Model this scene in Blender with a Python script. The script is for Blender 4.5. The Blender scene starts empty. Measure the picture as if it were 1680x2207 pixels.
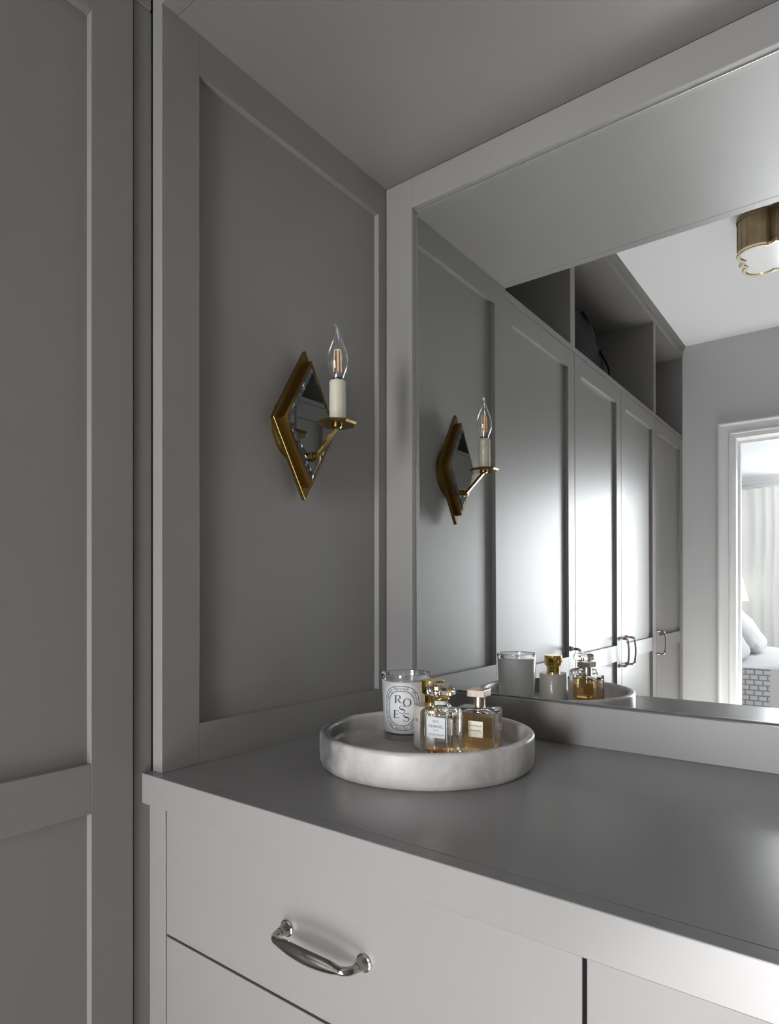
import bpy, bmesh, math, random
from math import sin, cos, pi, radians
from mathutils import Vector, Matrix

random.seed(7)
S = bpy.context.scene
COL = S.collection
K = 0.9                      # height of the worktop above the floor; local heights below are measured from it

# ------------------------------------------------------------------ camera
cam_d = bpy.data.cameras.new('camera')
cam = bpy.data.objects.new('camera', cam_d)
COL.objects.link(cam)
cam.location = (0.7717, -1.0002, 0.2431 + K)
cam.rotation_euler = (pi / 2, 0, radians(36.9563))
cam_d.sensor_fit = 'HORIZONTAL'
cam_d.sensor_width = 36
cam_d.lens = 1367.627 / 1680 * 36
cam_d.shift_x = (840 - 849.564) / 1680
cam_d.shift_y = (1282.227 - 1103.5) / 1680
cam_d.clip_start = 0.01
S.camera = cam

# ------------------------------------------------------------------ world, lights, exposure
w = bpy.data.worlds.new('world')
S.world = w
w.use_nodes = True
w.node_tree.nodes['Background'].inputs[0].default_value = (0.80, 0.88, 1.0, 1)
w.node_tree.nodes['Background'].inputs[1].default_value = 2.0

def area(name, loc, rot, sx, sy, watts, color=(1, 1, 1), spread=180):
    d = bpy.data.lights.new(name, 'AREA')
    d.shape = 'RECTANGLE'; d.size = sx; d.size_y = sy
    d.energy = watts; d.color = color; d.spread = radians(spread)
    o = bpy.data.objects.new(name, d); COL.objects.link(o)
    o.location = loc; o.rotation_euler = rot
    return o
# daylight arriving through the bedroom window, aimed along +y
WIN_X0, WIN_X1, WIN_Z0, WIN_Z1 = 0.08, 2.05, -0.05, 1.25
area('window_daylight', (.62, -6.66, .45 + K), (pi / 2, 0, 0), 1.0, 1.2, 3, (0.95, 0.975, 1.0), 40)
area('window_skylight', ((WIN_X0 + WIN_X1) / 2, -6.67, (WIN_Z0 + WIN_Z1) / 2 + K), (pi / 2, 0, 0), WIN_X1 - WIN_X0, WIN_Z1 - WIN_Z0, 52, (0.98, 0.99, 1.0), 180)
# added area lamp, unseen beyond the doorway, standing in for bedroom daylight
area('doorway_fill', (.595, -3.2, .28 + K), (pi / 2, 0, 0), .42, 1.24, 10, (0.93, 0.965, 1.0), 60)
# added spot: invented sun patch on the unseen floor, bounced up to the ceiling
sd_ = bpy.data.lights.new('floor_bounce_spot', 'SPOT'); sd_.energy = 34000; sd_.spot_size = radians(10); sd_.spot_blend = .3; sd_.shadow_soft_size = .05
sd_.color = (0.99, 0.99, 1.0)
so_ = bpy.data.objects.new('floor_bounce_spot', sd_); COL.objects.link(so_); so_.location = (1.1, -6.75, 1.15 + K)
so_.rotation_euler = (Vector((.48, -2.32, 0)) - so_.location).to_track_quat('-Z', 'Y').to_euler()

vs = S.view_settings
vs.view_transform = 'Standard'
vs.look = 'None'
vs.exposure = 0.02
vs.gamma = 1.0
vs.use_curve_mapping = False
cy = S.cycles
cy.max_bounces = 20; cy.diffuse_bounces = 6; cy.glossy_bounces = 10
cy.transmission_bounces = 16; cy.transparent_max_bounces = 16
cy.sample_clamp_indirect = 25.0
cy.blur_glossy = 0.5
cy.use_denoising = True

# ------------------------------------------------------------------ materials
def mat(name, color=(.8, .8, .8), rough=.5, metal=0.0, spec=.5, trans=0.0, ior=1.5, coat=0.0, emit=None, estr=0.0, noise=None, bump=None, sheen=0.0):
    m = bpy.data.materials.new(name); m.use_nodes = True
    nt = m.node_tree; b = nt.nodes['Principled BSDF']
    b.inputs['Base Color'].default_value = (*color, 1)
    b.inputs['Roughness'].default_value = rough
    b.inputs['Metallic'].default_value = metal
    b.inputs['Specular IOR Level'].default_value = spec
    b.inputs['Transmission Weight'].default_value = trans
    b.inputs['IOR'].default_value = ior
    b.inputs['Coat Weight'].default_value = coat
    b.inputs['Coat Roughness'].default_value = 0.04
    if sheen: b.inputs['Sheen Weight'].default_value = sheen
    if emit:
        b.inputs['Emission Color'].default_value = (*emit, 1)
        b.inputs['Emission Strength'].default_value = estr
    tc = nt.nodes.new('ShaderNodeTexCoord')
    if noise:      # (scale, contrast) gentle colour variation
        n = nt.nodes.new('ShaderNodeTexNoise'); n.inputs['Scale'].default_value = noise[0]; n.inputs['Detail'].default_value = 6
        nt.links.new(tc.outputs['Object'], n.inputs['Vector'])
        r = nt.nodes.new('ShaderNodeValToRGB')
        k = noise[1]
        r.color_ramp.elements[0].position = .3; r.color_ramp.elements[1].position = .7
        r.color_ramp.elements[0].color = (*[c * (1 - k) for c in color], 1)
        r.color_ramp.elements[1].color = (*[min(1, c * (1 + k)) for c in color], 1)
        nt.links.new(n.outputs['Fac'], r.inputs['Fac']); nt.links.new(r.outputs['Color'], b.inputs['Base Color'])
    if bump:       # (scale, strength, distance)
        n = nt.nodes.new('ShaderNodeTexNoise'); n.inputs['Scale'].default_value = bump[0]; n.inputs['Detail'].default_value = 3
        nt.links.new(tc.outputs['Object'], n.inputs['Vector'])
        bp = nt.nodes.new('ShaderNodeBump'); bp.inputs['Strength'].default_value = bump[1]; bp.inputs['Distance'].default_value = bump[2]
        nt.links.new(n.outputs['Fac'], bp.inputs['Height']); nt.links.new(bp.outputs['Normal'], b.inputs['Normal'])
    return m

PAINT = mat('grey_lacquer', (.200, .190, .182), .40, spec=.38, noise=(3, .02), bump=(220, .10, .0006))
PAINT_TOP = mat('worktop_lacquer', (.205, .197, .190), .24, spec=.45, noise=(3, .02), bump=(220, .08, .0005))
PAINT_SHADE = mat('shaded_lacquer', (.11, .107, .104), .5, spec=.3, noise=(3, .02))  # the grey lacquer darkened: cubby shade put into the colour
CARC = mat('carcass_board', (.10, .10, .10), .8)
WALLP = mat('pale_grey_wall_paint', (.62, .62, .625), .7, spec=.3, bump=(180, .08, .0005))
CEILP = mat('white_ceiling_paint', (.86, .865, .875), .8, spec=.2, bump=(160, .06, .0005))
TRIMP = mat('white_trim_paint', (.78, .78, .78), .45)
MIRROR = mat('silvered_glass', (.93, .94, .93), .0, metal=1.0)
NICKEL = mat('polished_nickel', (.40, .365, .335), .12, metal=1.0)
BORDERM = mat('dark_cut_mirror', (.30, .33, .38), .05, metal=1.0)
CHANNEL = mat('satin_metal_channel', (.75, .75, .75), .28, metal=1.0)
BRASS = mat('aged_brass', (.27, .18, .06), .27, metal=1.0, noise=(35, .12), bump=(300, .05, .0004))
BRASS_D = mat('antique_brass_drum', (.33, .25, .15), .38, metal=1.0, noise=(30, .15))
GOLD = mat('polished_gold', (.80, .55, .17), .08, metal=1.0)
ROSEG = mat('champagne_metal', (.72, .60, .52), .2, metal=1.0)
GLASS = mat('clear_glass', (1, 1, 1), .0, trans=1.0, ior=1.5)
GLASSR = mat('clear_crystal', (1, 1, 1), .0, trans=1.0, ior=1.52)
AMBER = mat('amber_perfume', (.96, .66, .25), .0, trans=1.0, ior=1.36)
AMBER2 = mat('dark_amber_perfume', (.95, .50, .14), .0, trans=1.0, ior=1.36)
WAX = mat('ivory_wax_in_glass', (.39, .39, .37), .4, coat=1.0)
CREAMB = mat('cream_lacquered_bottle', (.42, .385, .335), .35, coat=.3)
SLEEVE = mat('cream_candle_sleeve', (.42, .385, .31), .32, coat=.3, noise=(40, .05))
PAPER = mat('white_label', (.52, .52, .52), .5)
PAPER2 = mat('beige_label', (.62, .56, .44), .5)
INK = mat('black_ink', (.012, .012, .012), .5)
INKG = mat('bronze_ink', (.13, .08, .045), .45)
FILAM = mat('led_filament', (.9, .5, .15), .4, emit=(1.0, .45, .12), estr=.5)
STEM = mat('glass_stem', (.8, .82, .82), .1, trans=.8)
LEATHER = mat('black_patent_leather', (.003, .003, .003), .3, spec=.12, ior=1.14)
LINEN = mat('white_linen', (.60, .60, .60), .8, spec=.2, bump=(12, .3, .01), sheen=.3)
CURT = mat('ivory_curtain', (.88, .87, .83), .9, spec=.1)
SHADE = mat('white_lamp_shade', (.85, .84, .82), .8, emit=(1, .97, .92), estr=.45)
WOOD = mat('pale_oak_floor', (.56, .555, .545), .45, noise=(6, .2))
DIFF = mat('lamp_diffuser', (.62, .62, .62), .15, emit=(1, .98, .95), estr=.18)
BRIGHTB = mat('polished_brass_rim', (.85, .74, .52), .16, metal=1.0)
OPAL = mat('white_quartz_top', (.8, .8, .8), .4)

# marble
MARBLE = bpy.data.materials.new('grey_veined_marble'); MARBLE.use_nodes = True
nt = MARBLE.node_tree; b = nt.nodes['Principled BSDF']
tc = nt.nodes.new('ShaderNodeTexCoord')
n1 = nt.nodes.new('ShaderNodeTexNoise'); n1.inputs['Scale'].default_value = 8; n1.inputs['Detail'].default_value = 8; n1.inputs['Distortion'].default_value = 1.2
r1 = nt.nodes.new('ShaderNodeValToRGB')
r1.color_ramp.elements[0].position = .36; r1.color_ramp.elements[0].color = (.31, .292, .28, 1)
r1.color_ramp.elements[1].position = .56; r1.color_ramp.elements[1].color = (.46, .432, .41, 1)
n2 = nt.nodes.new('ShaderNodeTexNoise'); n2.inputs['Scale'].default_value = 60; n2.inputs['Detail'].default_value = 8
r2 = nt.nodes.new('ShaderNodeValToRGB')
r2.color_ramp.elements[0].position = .3; r2.color_ramp.elements[0].color = (.92, .92, .92, 1)
r2.color_ramp.elements[1].position = .7; r2.color_ramp.elements[1].color = (1.04, 1.04, 1.04, 1)
mx = nt.nodes.new('ShaderNodeMixRGB'); mx.blend_type = 'MULTIPLY'; mx.inputs[0].default_value = 1
# one dark vein that crosses the rim at the tray's left-hand side
sep = nt.nodes.new('ShaderNodeSeparateXYZ')
nv = nt.nodes.new('ShaderNodeTexNoise'); nv.inputs['Scale'].default_value = 22; nv.inputs['Detail'].default_value = 6
ad = nt.nodes.new('ShaderNodeMath'); ad.operation = 'MULTIPLY_ADD'; ad.inputs[1].default_value = .055; ad.inputs[2].default_value = 0
dt = nt.nodes.new('ShaderNodeVectorMath'); dt.operation = 'DOT_PRODUCT'; dt.inputs[1].default_value = (.80, .60, .10)
sm = nt.nodes.new('ShaderNodeMath'); sm.operation = 'ADD'
ab = nt.nodes.new('ShaderNodeMath'); ab.operation = 'ADD'; ab.inputs[1].default_value = .112
aa = nt.nodes.new('ShaderNodeMath'); aa.operation = 'ABSOLUTE'
rv = nt.nodes.new('ShaderNodeValToRGB')
rv.color_ramp.elements[0].position = .002; rv.color_ramp.elements[0].color = (.22, .24, .26, 1)
rv.color_ramp.elements[1].position = .030; rv.color_ramp.elements[1].color = (1, 1, 1, 1)
mv = nt.nodes.new('ShaderNodeMixRGB'); mv.blend_type = 'MULTIPLY'; mv.inputs[0].default_value = .92
L = nt.links.new
L(tc.outputs['Object'], n1.inputs['Vector']); L(tc.outputs['Object'], n2.inputs['Vector']); L(tc.outputs['Object'], nv.inputs['Vector'])
L(n1.outputs['Fac'], r1.inputs['Fac']); L(n2.outputs['Fac'], r2.inputs['Fac'])
L(r1.outputs['Color'], mx.inputs[1]); L(r2.outputs['Color'], mx.inputs[2])
L(tc.outputs['Object'], dt.inputs[0]); L(nv.outputs['Fac'], ad.inputs[0])
L(dt.outputs['Value'], sm.inputs[0]); L(ad.outputs[0], sm.inputs[1]); L(sm.outputs[0], ab.inputs[0]); L(ab.outputs[0], aa.inputs[0])
L(aa.outputs[0], rv.inputs['Fac']); L(mx.outputs[0], mv.inputs[1]); L(rv.outputs['Color'], mv.inputs[2])
L(mv.outputs[0], b.inputs['Base Color'])
b.inputs['Roughness'].default_value = .44
b.inputs['Subsurface Weight'].default_value = 0.0

# antique mirror glass with black specks
AMIR = bpy.data.materials.new('antiqued_mirror'); AMIR.use_nodes = True
nt = AMIR.node_tree; b = nt.nodes['Principled BSDF']; L = nt.links.new
tc = nt.nodes.new('ShaderNodeTexCoord'); vn = nt.nodes.new('ShaderNodeTexNoise'); vn.inputs['Scale'].default_value = 420; vn.inputs['Detail'].default_value = 2
vm = nt.nodes.new('ShaderNodeTexNoise'); vm.inputs['Scale'].default_value = 28
pm = nt.nodes.new('ShaderNodeMath'); pm.operation = 'MULTIPLY_ADD'; pm.inputs[1].default_value = .35
rr = nt.nodes.new('ShaderNodeValToRGB')
rr.color_ramp.elements[0].position = .86; rr.color_ramp.elements[0].color = (.50, .53, .53, 1)
rr.color_ramp.elements[1].position = .90; rr.color_ramp.elements[1].color = (.03, .03, .03, 1)
L(tc.outputs['Object'], vn.inputs['Vector']); L(tc.outputs['Object'], vm.inputs['Vector'])
L(vm.outputs['Fac'], pm.inputs[0]); L(vn.outputs['Fac'], pm.inputs[2]); L(pm.outputs[0], rr.inputs['Fac']); L(rr.outputs['Color'], b.inputs['Base Color'])
b.inputs['Metallic'].default_value = 1; b.inputs['Roughness'].default_value = .015

# patterned coverlet: bands of interlocking outlines
COVER = bpy.data.materials.new('patterned_coverlet'); COVER.use_nodes = True
nt = COVER.node_tree; b = nt.nodes['Principled BSDF']; L = nt.links.new
tc = nt.nodes.new('ShaderNodeTexCoord'); mp = nt.nodes.new('ShaderNodeMapping'); mp.inputs['Rotation'].default_value = (pi / 2, 0, 0)
br = nt.nodes.new('ShaderNodeTexBrick'); br.inputs['Scale'].default_value = 10; br.inputs['Mortar Size'].default_value = .045
br.inputs['Color1'].default_value = (.47, .47, .47, 1); br.inputs['Color2'].default_value = (.47, .47, .47, 1); br.inputs['Mortar'].default_value = (.20, .20, .20, 1)
br.inputs['Brick Width'].default_value = .55; br.inputs['Row Height'].default_value = .36; br.offset = .5
sp = nt.nodes.new('ShaderNodeSeparateXYZ'); m1 = nt.nodes.new('ShaderNodeMath'); m1.operation = 'MULTIPLY_ADD'; m1.inputs[1].default_value = 3.1; m1.inputs[2].default_value = .27
fr = nt.nodes.new('ShaderNodeMath'); fr.operation = 'FRACT'; gt = nt.nodes.new('ShaderNodeMath'); gt.operation = 'GREATER_THAN'; gt.inputs[1].default_value = .48
mc = nt.nodes.new('ShaderNodeMixRGB'); mc.inputs[1].default_value = (.47, .47, .47, 1)
L(tc.outputs['Object'], mp.inputs['Vector']); L(mp.outputs['Vector'], br.inputs['Vector']); L(tc.outputs['Object'], sp.inputs[0])
L(sp.outputs['X'], m1.inputs[0]); L(m1.outputs[0], fr.inputs[0]); L(fr.outputs[0], gt.inputs[0]); L(gt.outputs[0], mc.inputs[0]); L(br.outputs['Color'], mc.inputs[2])
L(mc.outputs[0], b.inputs['Base Color']); b.inputs['Roughness'].default_value = .85

# ------------------------------------------------------------------ mesh helpers
class MB:
    def __init__(s): s.v = []; s.f = []
    def add(s, vs_, fs):
        o = len(s.v); s.v += [tuple(p) for p in vs_]; s.f += [tuple(i + o for i in f) for f in fs]; return s
    def box(s, x0, x1, y0, y1, z0, z1):
        x0, x1 = sorted((x0, x1)); y0, y1 = sorted((y0, y1)); z0, z1 = sorted((z0, z1))
        p = [(x0, y0, z0), (x1, y0, z0), (x1, y1, z0), (x0, y1, z0), (x0, y0, z1), (x1, y0, z1), (x1, y1, z1), (x0, y1, z1)]
        return s.add(p, [(3, 2, 1, 0), (4, 5, 6, 7), (0, 1, 5, 4), (1, 2, 6, 5), (2, 3, 7, 6), (3, 0, 4, 7)])
    def lathe(s, prof, cx=0, cy_=0, n=64, flip=False):
        vs_ = []; fs = []
        for (r, z) in prof:
            for i in range(n):
                a = 2 * pi * i / n; vs_.append((cx + r * cos(a), cy_ + r * sin(a), z))
        for j in range(len(prof) - 1):
            for i in range(n):
                k = (i + 1) % n; q = (j * n + i, j * n + k, (j + 1) * n + k, (j + 1) * n + i)
                fs.append(q[::-1] if flip else q)
        return s.add(vs_, fs)
    def loft(s, loops, close=True, cap=True, flip=False):
        n = len(loops[0]); vs_ = [p for l in loops for p in l]; fs = []
        for j in range(len(loops) - 1):
            for i in range(n if close else n - 1):
                k = (i + 1) % n; q = (j * n + i, j * n + k, (j + 1) * n + k, (j + 1) * n + i)
                fs.append(q[::-1] if flip else q)
        if cap:
            a = tuple(range(n))[::-1]; c = tuple((len(loops) - 1) * n + i for i in range(n))
            fs += [a[::-1], c[::-1]] if flip else [a, c]
        return s.add(vs_, fs)
    def tube(s, path, rad, n=12, cap=True, flat=None):
        path = [Vector(p) for p in path]; loops = []; m = len(path)
        if not hasattr(rad, '__len__'): rad = [rad] * m
        up = Vector((0, 0, 1)); prev = None
        for i, p in enumerate(path):
            t = (path[min(i + 1, m - 1)] - path[max(i - 1, 0)]).normalized()
            if prev is None:
                u = t.cross(up)
                if u.length < .1: u = t.cross(Vector((1, 0, 0)))
                u.normalize()
            else:
                u = (prev - t * prev.dot(t)).normalized()
            prev = u; vv = t.cross(u)
            ra = rad[i]; rb = flat[i] if flat else ra
            loops.append([p + u * cos(2 * pi * k / n) * ra + vv * sin(2 * pi * k / n) * rb for k in range(n)])
        return s.loft(loops, cap=cap)
    def prism(s, poly, axis, a0, a1):
        def P(u, w_, a): return {'x': (a, u, w_), 'y': (u, a, w_), 'z': (u, w_, a)}[axis]
        return s.loft([[P(u, w_, a0) for u, w_ in poly], [P(u, w_, a1) for u, w_ in poly]])

def build(name, mb, m, root=None, smooth=False, bev=0.0, K_=True, seg=2, fix=True, angle=40):
    """link a mesh; vertices are given in world axes with heights from the worktop, root is an Empty (its origin is subtracted)"""
    me = bpy.data.meshes.new(name)
    k = K if K_ else 0
    me.from_pydata([(x, y, z + k) for x, y, z in mb.v], [], mb.f)
    if root is not None:
        inv = root_matrix(root).inverted()
        me.transform(inv)
    if fix:
        bm = bmesh.new(); bm.from_mesh(me); bmesh.ops.recalc_face_normals(bm, faces=bm.faces); bm.to_mesh(me); bm.free()
    me.materials.append(m)
    if smooth:
        for p in me.polygons: p.use_smooth = True
        try: me.set_sharp_from_angle(angle=radians(angle))
        except Exception: pass
    o = bpy.data.objects.new(name, me); COL.objects.link(o)
    if root is not None: o.parent = root
    if bev:
        md = o.modifiers.new('bevel', 'BEVEL'); md.width = bev; md.segments = seg; md.limit_method = 'ANGLE'; md.angle_limit = radians(40)
        md.harden_normals = False
    return o

_RM = {}
def root_matrix(o):
    while o.parent is not None and o.name not in _RM: o = o.parent
    return _RM.get(o.name, Matrix())

def thing(name, label, cat, loc, rz=0, group=None):
    o = bpy.data.objects.new(name, None); COL.objects.link(o)
    o.empty_display_size = .05
    o.location = (loc[0], loc[1], loc[2] + K); o.rotation_euler = (0, 0, rz)
    _RM[o.name] = Matrix.Translation(o.location) @ Matrix.Rotation(rz, 4, 'Z')
    o['label'] = label; o['category'] = cat
    if group: o['group'] = group
    return o

def tag(o, label, cat, group=None):
    o['label'] = label; o['category'] = cat
    if group: o['group'] = group
    return o

def struct(name, mb, m, **kw):
    o = build(name, mb, m, **kw); o['kind'] = 'structure'; return o

def sub(o_, name, mb, m, **kw):
    """a child of a mesh part: same root frame"""
    c = build(name, mb, m, o_, **kw); return c

def text_polys(body, size=1.0):
    cu = bpy.data.curves.new('t', 'FONT'); cu.body = body; cu.size = size; cu.resolution_u = 4
    ob = bpy.data.objects.new('t', cu); COL.objects.link(ob)
    bpy.context.view_layer.update()
    dg = bpy.context.evaluated_depsgraph_get()
    me = ob.evaluated_get(dg).to_mesh()
    v = [tuple(p.co) for p in me.vertices]; f = [tuple(p.vertices) for p in me.polygons]
    ob.evaluated_get(dg).to_mesh_clear()
    bpy.data.objects.remove(ob); bpy.data.curves.remove(cu)
    return v, f

def text_on_plane(mb, body, cx, cz, width, height, P):
    """centre text in a (u,w) plane; P maps (u,w)->world"""
    v, f = text_polys(body)
    if not v: return
    x0 = min(p[0] for p in v); x1 = max(p[0] for p in v); y0 = min(p[1] for p in v); y1 = max(p[1] for p in v)
    sx = width / (x1 - x0); sy = height / (y1 - y0)
    mb.add([P(cx + (p[0] - (x0 + x1) / 2) * sx, cz + (p[1] - (y0 + y1) / 2) * sy) for p in v], f)

# ------------------------------------------------------------------ room constants (heights from worktop)
XF = -0.0222          # wardrobe face plane, left
W = 1.177             # width of the alcove between its side panels
H = 1.0491            # underside of the alcove soffit
YD = -0.5             # front of side panels
YW = -2.64            # doorway wall
ZC = 1.5473           # ceiling
FL = -0.9

# ------------------------------------------------------------------ structure
struct('floor', MB().box(-.7, 1.88, -2.7, .1, FL - .05, FL), WOOD)
struct('ceiling', MB().box(-.7, 1.88, -2.78, .1, ZC, ZC + .05), CEILP)
struct('wall_back', MB().box(-.7, 1.88, .035, .1, FL, ZC), WALLP)
struct('wall_left', MB().box(-.70, -.64, -2.64, .035, FL, ZC), WALLP)
struct('wall_right', MB().box(W + .64, W + .70, -2.64, .035, FL, ZC), WALLP)
DX0, DX1, DZ = .2287, .985, 1.0244
mb = MB().box(-.70, DX0, YW - .12, YW, FL, ZC).box(DX1, W + .70, YW - .12, YW, FL, ZC).box(DX0, DX1, YW - .12, YW, DZ, ZC)
struct('wall_front', mb, WALLP)
# bedroom shell
BY, BZ = -6.6, 1.415
struct('floor_bedroom', MB().box(-1.3, 3.0, -6.9, -2.7, FL - .05, FL), WOOD)
struct('ceiling_bedroom', MB().box(-1.3, 3.0, -6.75, -2.76, BZ, BZ + .05), CEILP)
mb = MB().box(-1.3, WIN_X0, BY - .1, BY, FL, BZ).box(WIN_X1, 3.0, BY - .1, BY, FL, BZ).box(WIN_X0, WIN_X1, BY - .1, BY, FL, WIN_Z0).box(WIN_X0, WIN_X1, BY - .1, BY, WIN_Z1, BZ)
struct('wall_bedroom_window', mb, CEILP)
struct('wall_bedroom_left', MB().box(-1.3, -1.2, BY, -2.76, FL, BZ), CEILP)
struct('wall_bedroom_right', MB().box(2.9, 3.0, BY, -2.76, FL, BZ), CEILP)
struct('wall_bedroom_door_side', MB().box(-1.3, DX0 - .012, -2.80, -2.762, FL, BZ).box(DX1 + .012, 3.0, -2.80, -2.762, FL, BZ).box(DX0 - .012, DX1 + .012, -2.80, -2.762, DZ + .012, BZ), CEILP)
# bedroom crown
poly = [(BY, BZ - .075), (BY + .012, BZ - .075), (BY + .018, BZ - .05), (BY + .05, BZ - .012), (BY + .06, BZ), (BY, BZ)]
struct('trim_1', MB().loft([[(x, u, z) for u, z in poly] for x in (-1.2, 2.9)]), TRIMP)

# window frame of the bedroom
wf = MB()
wf.box(WIN_X0, WIN_X0 + .05, BY - .08, BY - .02, WIN_Z0, WIN_Z1).box(WIN_X1 - .05, WIN_X1, BY - .08, BY - .02, WIN_Z0, WIN_Z1)
wf.box(WIN_X0, WIN_X1, BY - .08, BY - .02, WIN_Z0, WIN_Z0 + .05).box(WIN_X0, WIN_X1, BY - .08, BY - .02, WIN_Z1 - .05, WIN_Z1)
struct('window_1', wf, TRIMP)

# door casing: stepped moulding around the doorway (runs in three mitred legs)
cas = [(0, 0), (0, .024), (.008, .026), (.014, .018), (.020, .015), (.048, .013), (.052, .018), (.058, .018), (.061, .011), (.0787, .009), (.0787, 0)]
def casing(y_wall, sgn):
    m_ = MB(); o = .0787
    loops = []
    for (cx_, cz_, dx, dz) in ((DX0, FL, -1, 0), (DX0, DZ, -1, 1), (DX1, DZ, 1, 1), (DX1, FL, 1, 0)):
        loops.append([(cx_ + dx * (o - a), y_wall + sgn * t, cz_ + dz * (o - a)) for a, t in cas])
    m_.loft(loops, cap=True)
    return m_
struct('trim_2', casing(YW, 1), TRIMP)
jb = MB()
jb.box(DX0 - .006, DX0 + .004, -2.775, YW + .006, FL, DZ - .004).box(DX1 - .004, DX1 + .006, -2.775, YW + .006, FL, DZ - .004).box(DX0 - .006, DX1 + .006, -2.775, YW + .006, DZ - .004, DZ + .006)
jb.box(DX0 + .004, DX0 + .014, -2.745, -2.715, FL, DZ - .018).box(DX1 - .014, DX1 - .004, -2.745, -2.715, FL, DZ - .018).box(DX0 + .004, DX1 - .004, -2.745, -2.715, DZ - .018, DZ - .004)
struct('door_1', jb, TRIMP)
struct('baseboard_front', MB().box(XF, DX0 - .08, YW, YW + .015, FL, FL + .12).box(DX1 + .08, W - XF, YW, YW + .015, FL, FL + .12), TRIMP, bev=.002)

# ------------------------------------------------------------------ pulls
def pull_mb(face, a0, a1, c, vert=False, out=.026, rad=.0042, belly=.0084, sx=1):
    """bow pull with two flared posts. horizontal: runs in x at height c on a face y=face (towards -y);
       vertical: runs in z at y=c on a face x=face (towards +x*sx)"""
    def P(t, d, side=0):
        if vert: return (face + sx * d, c, t)
        return (t, face - d, c)
    m_ = MB(); rc = .013
    L_ = a1 - a0
    path = [P(a0, 0), P(a0, .006), P(a0, out - rc)]
    rad_ = [rad * .95, rad * .95, rad]
    for i in range(1, 6):
        a = i / 6 * pi / 2
        path.append(P(a0 + rc - rc * cos(a), out - rc + rc * sin(a))); rad_.append(rad * 1.02)
    N = 14
    for i in range(N + 1):
        t = i / N; path.append(P(a0 + rc + (L_ - 2 * rc) * t, out + .0035 * sin(pi * t))); rad_.append(rad)
    for i in range(1, 6):
        a = pi / 2 - i / 6 * pi / 2
        path.append(P(a1 - rc + rc * cos(a), out - rc + rc * sin(a))); rad_.append(rad * 1.02)
    path += [P(a1, out - rc), P(a1, .006), P(a1, 0)]; rad_ += [rad, rad * .95, rad * .95]
    # belly: flattened oval section, tall in the middle
    n0 = 3 + 5; loops = []
    V_ = [Vector(p) for p in path]; m = len(V_); side = Vector((0, 1, 0)) if vert else Vector((0, 0, 1))
    for i, p in enumerate(V_):
        t = (V_[min(i + 1, m - 1)] - V_[max(i - 1, 0)]).normalized(); nrm = t.cross(side).normalized()
        k = 0
        if n0 <= i <= n0 + N: k = sin(pi * (i - n0) / N) ** .5
        rs = rad_[i] + (belly - rad) * k; rn = rad_[i] * (1 - .12 * k)
        loops.append([p + side * cos(2 * pi * q / 14) * rs + nrm * sin(2 * pi * q / 14) * rn for q in range(14)])
    m_.loft(loops)
    return m_
def post_mb(face, t, c, vert=False, sx=1):
    prof = [(.0, 0), (.0092, 0), (.0092, .0016), (.0078, .0022), (.0070, .0045), (.0052, .0085), (.0046, .012), (0, .012)]
    loops = []
    for r, d in prof:
        if vert: loops.append([(face + sx * d, c + r * cos(2 * pi * i / 20), t + r * sin(2 * pi * i / 20)) for i in range(20)])
        else: loops.append([(t + r * cos(2 * pi * i / 20), face - d, c + r * sin(2 * pi * i / 20)) for i in range(20)])
    return MB().loft(loops, cap=False)

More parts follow.
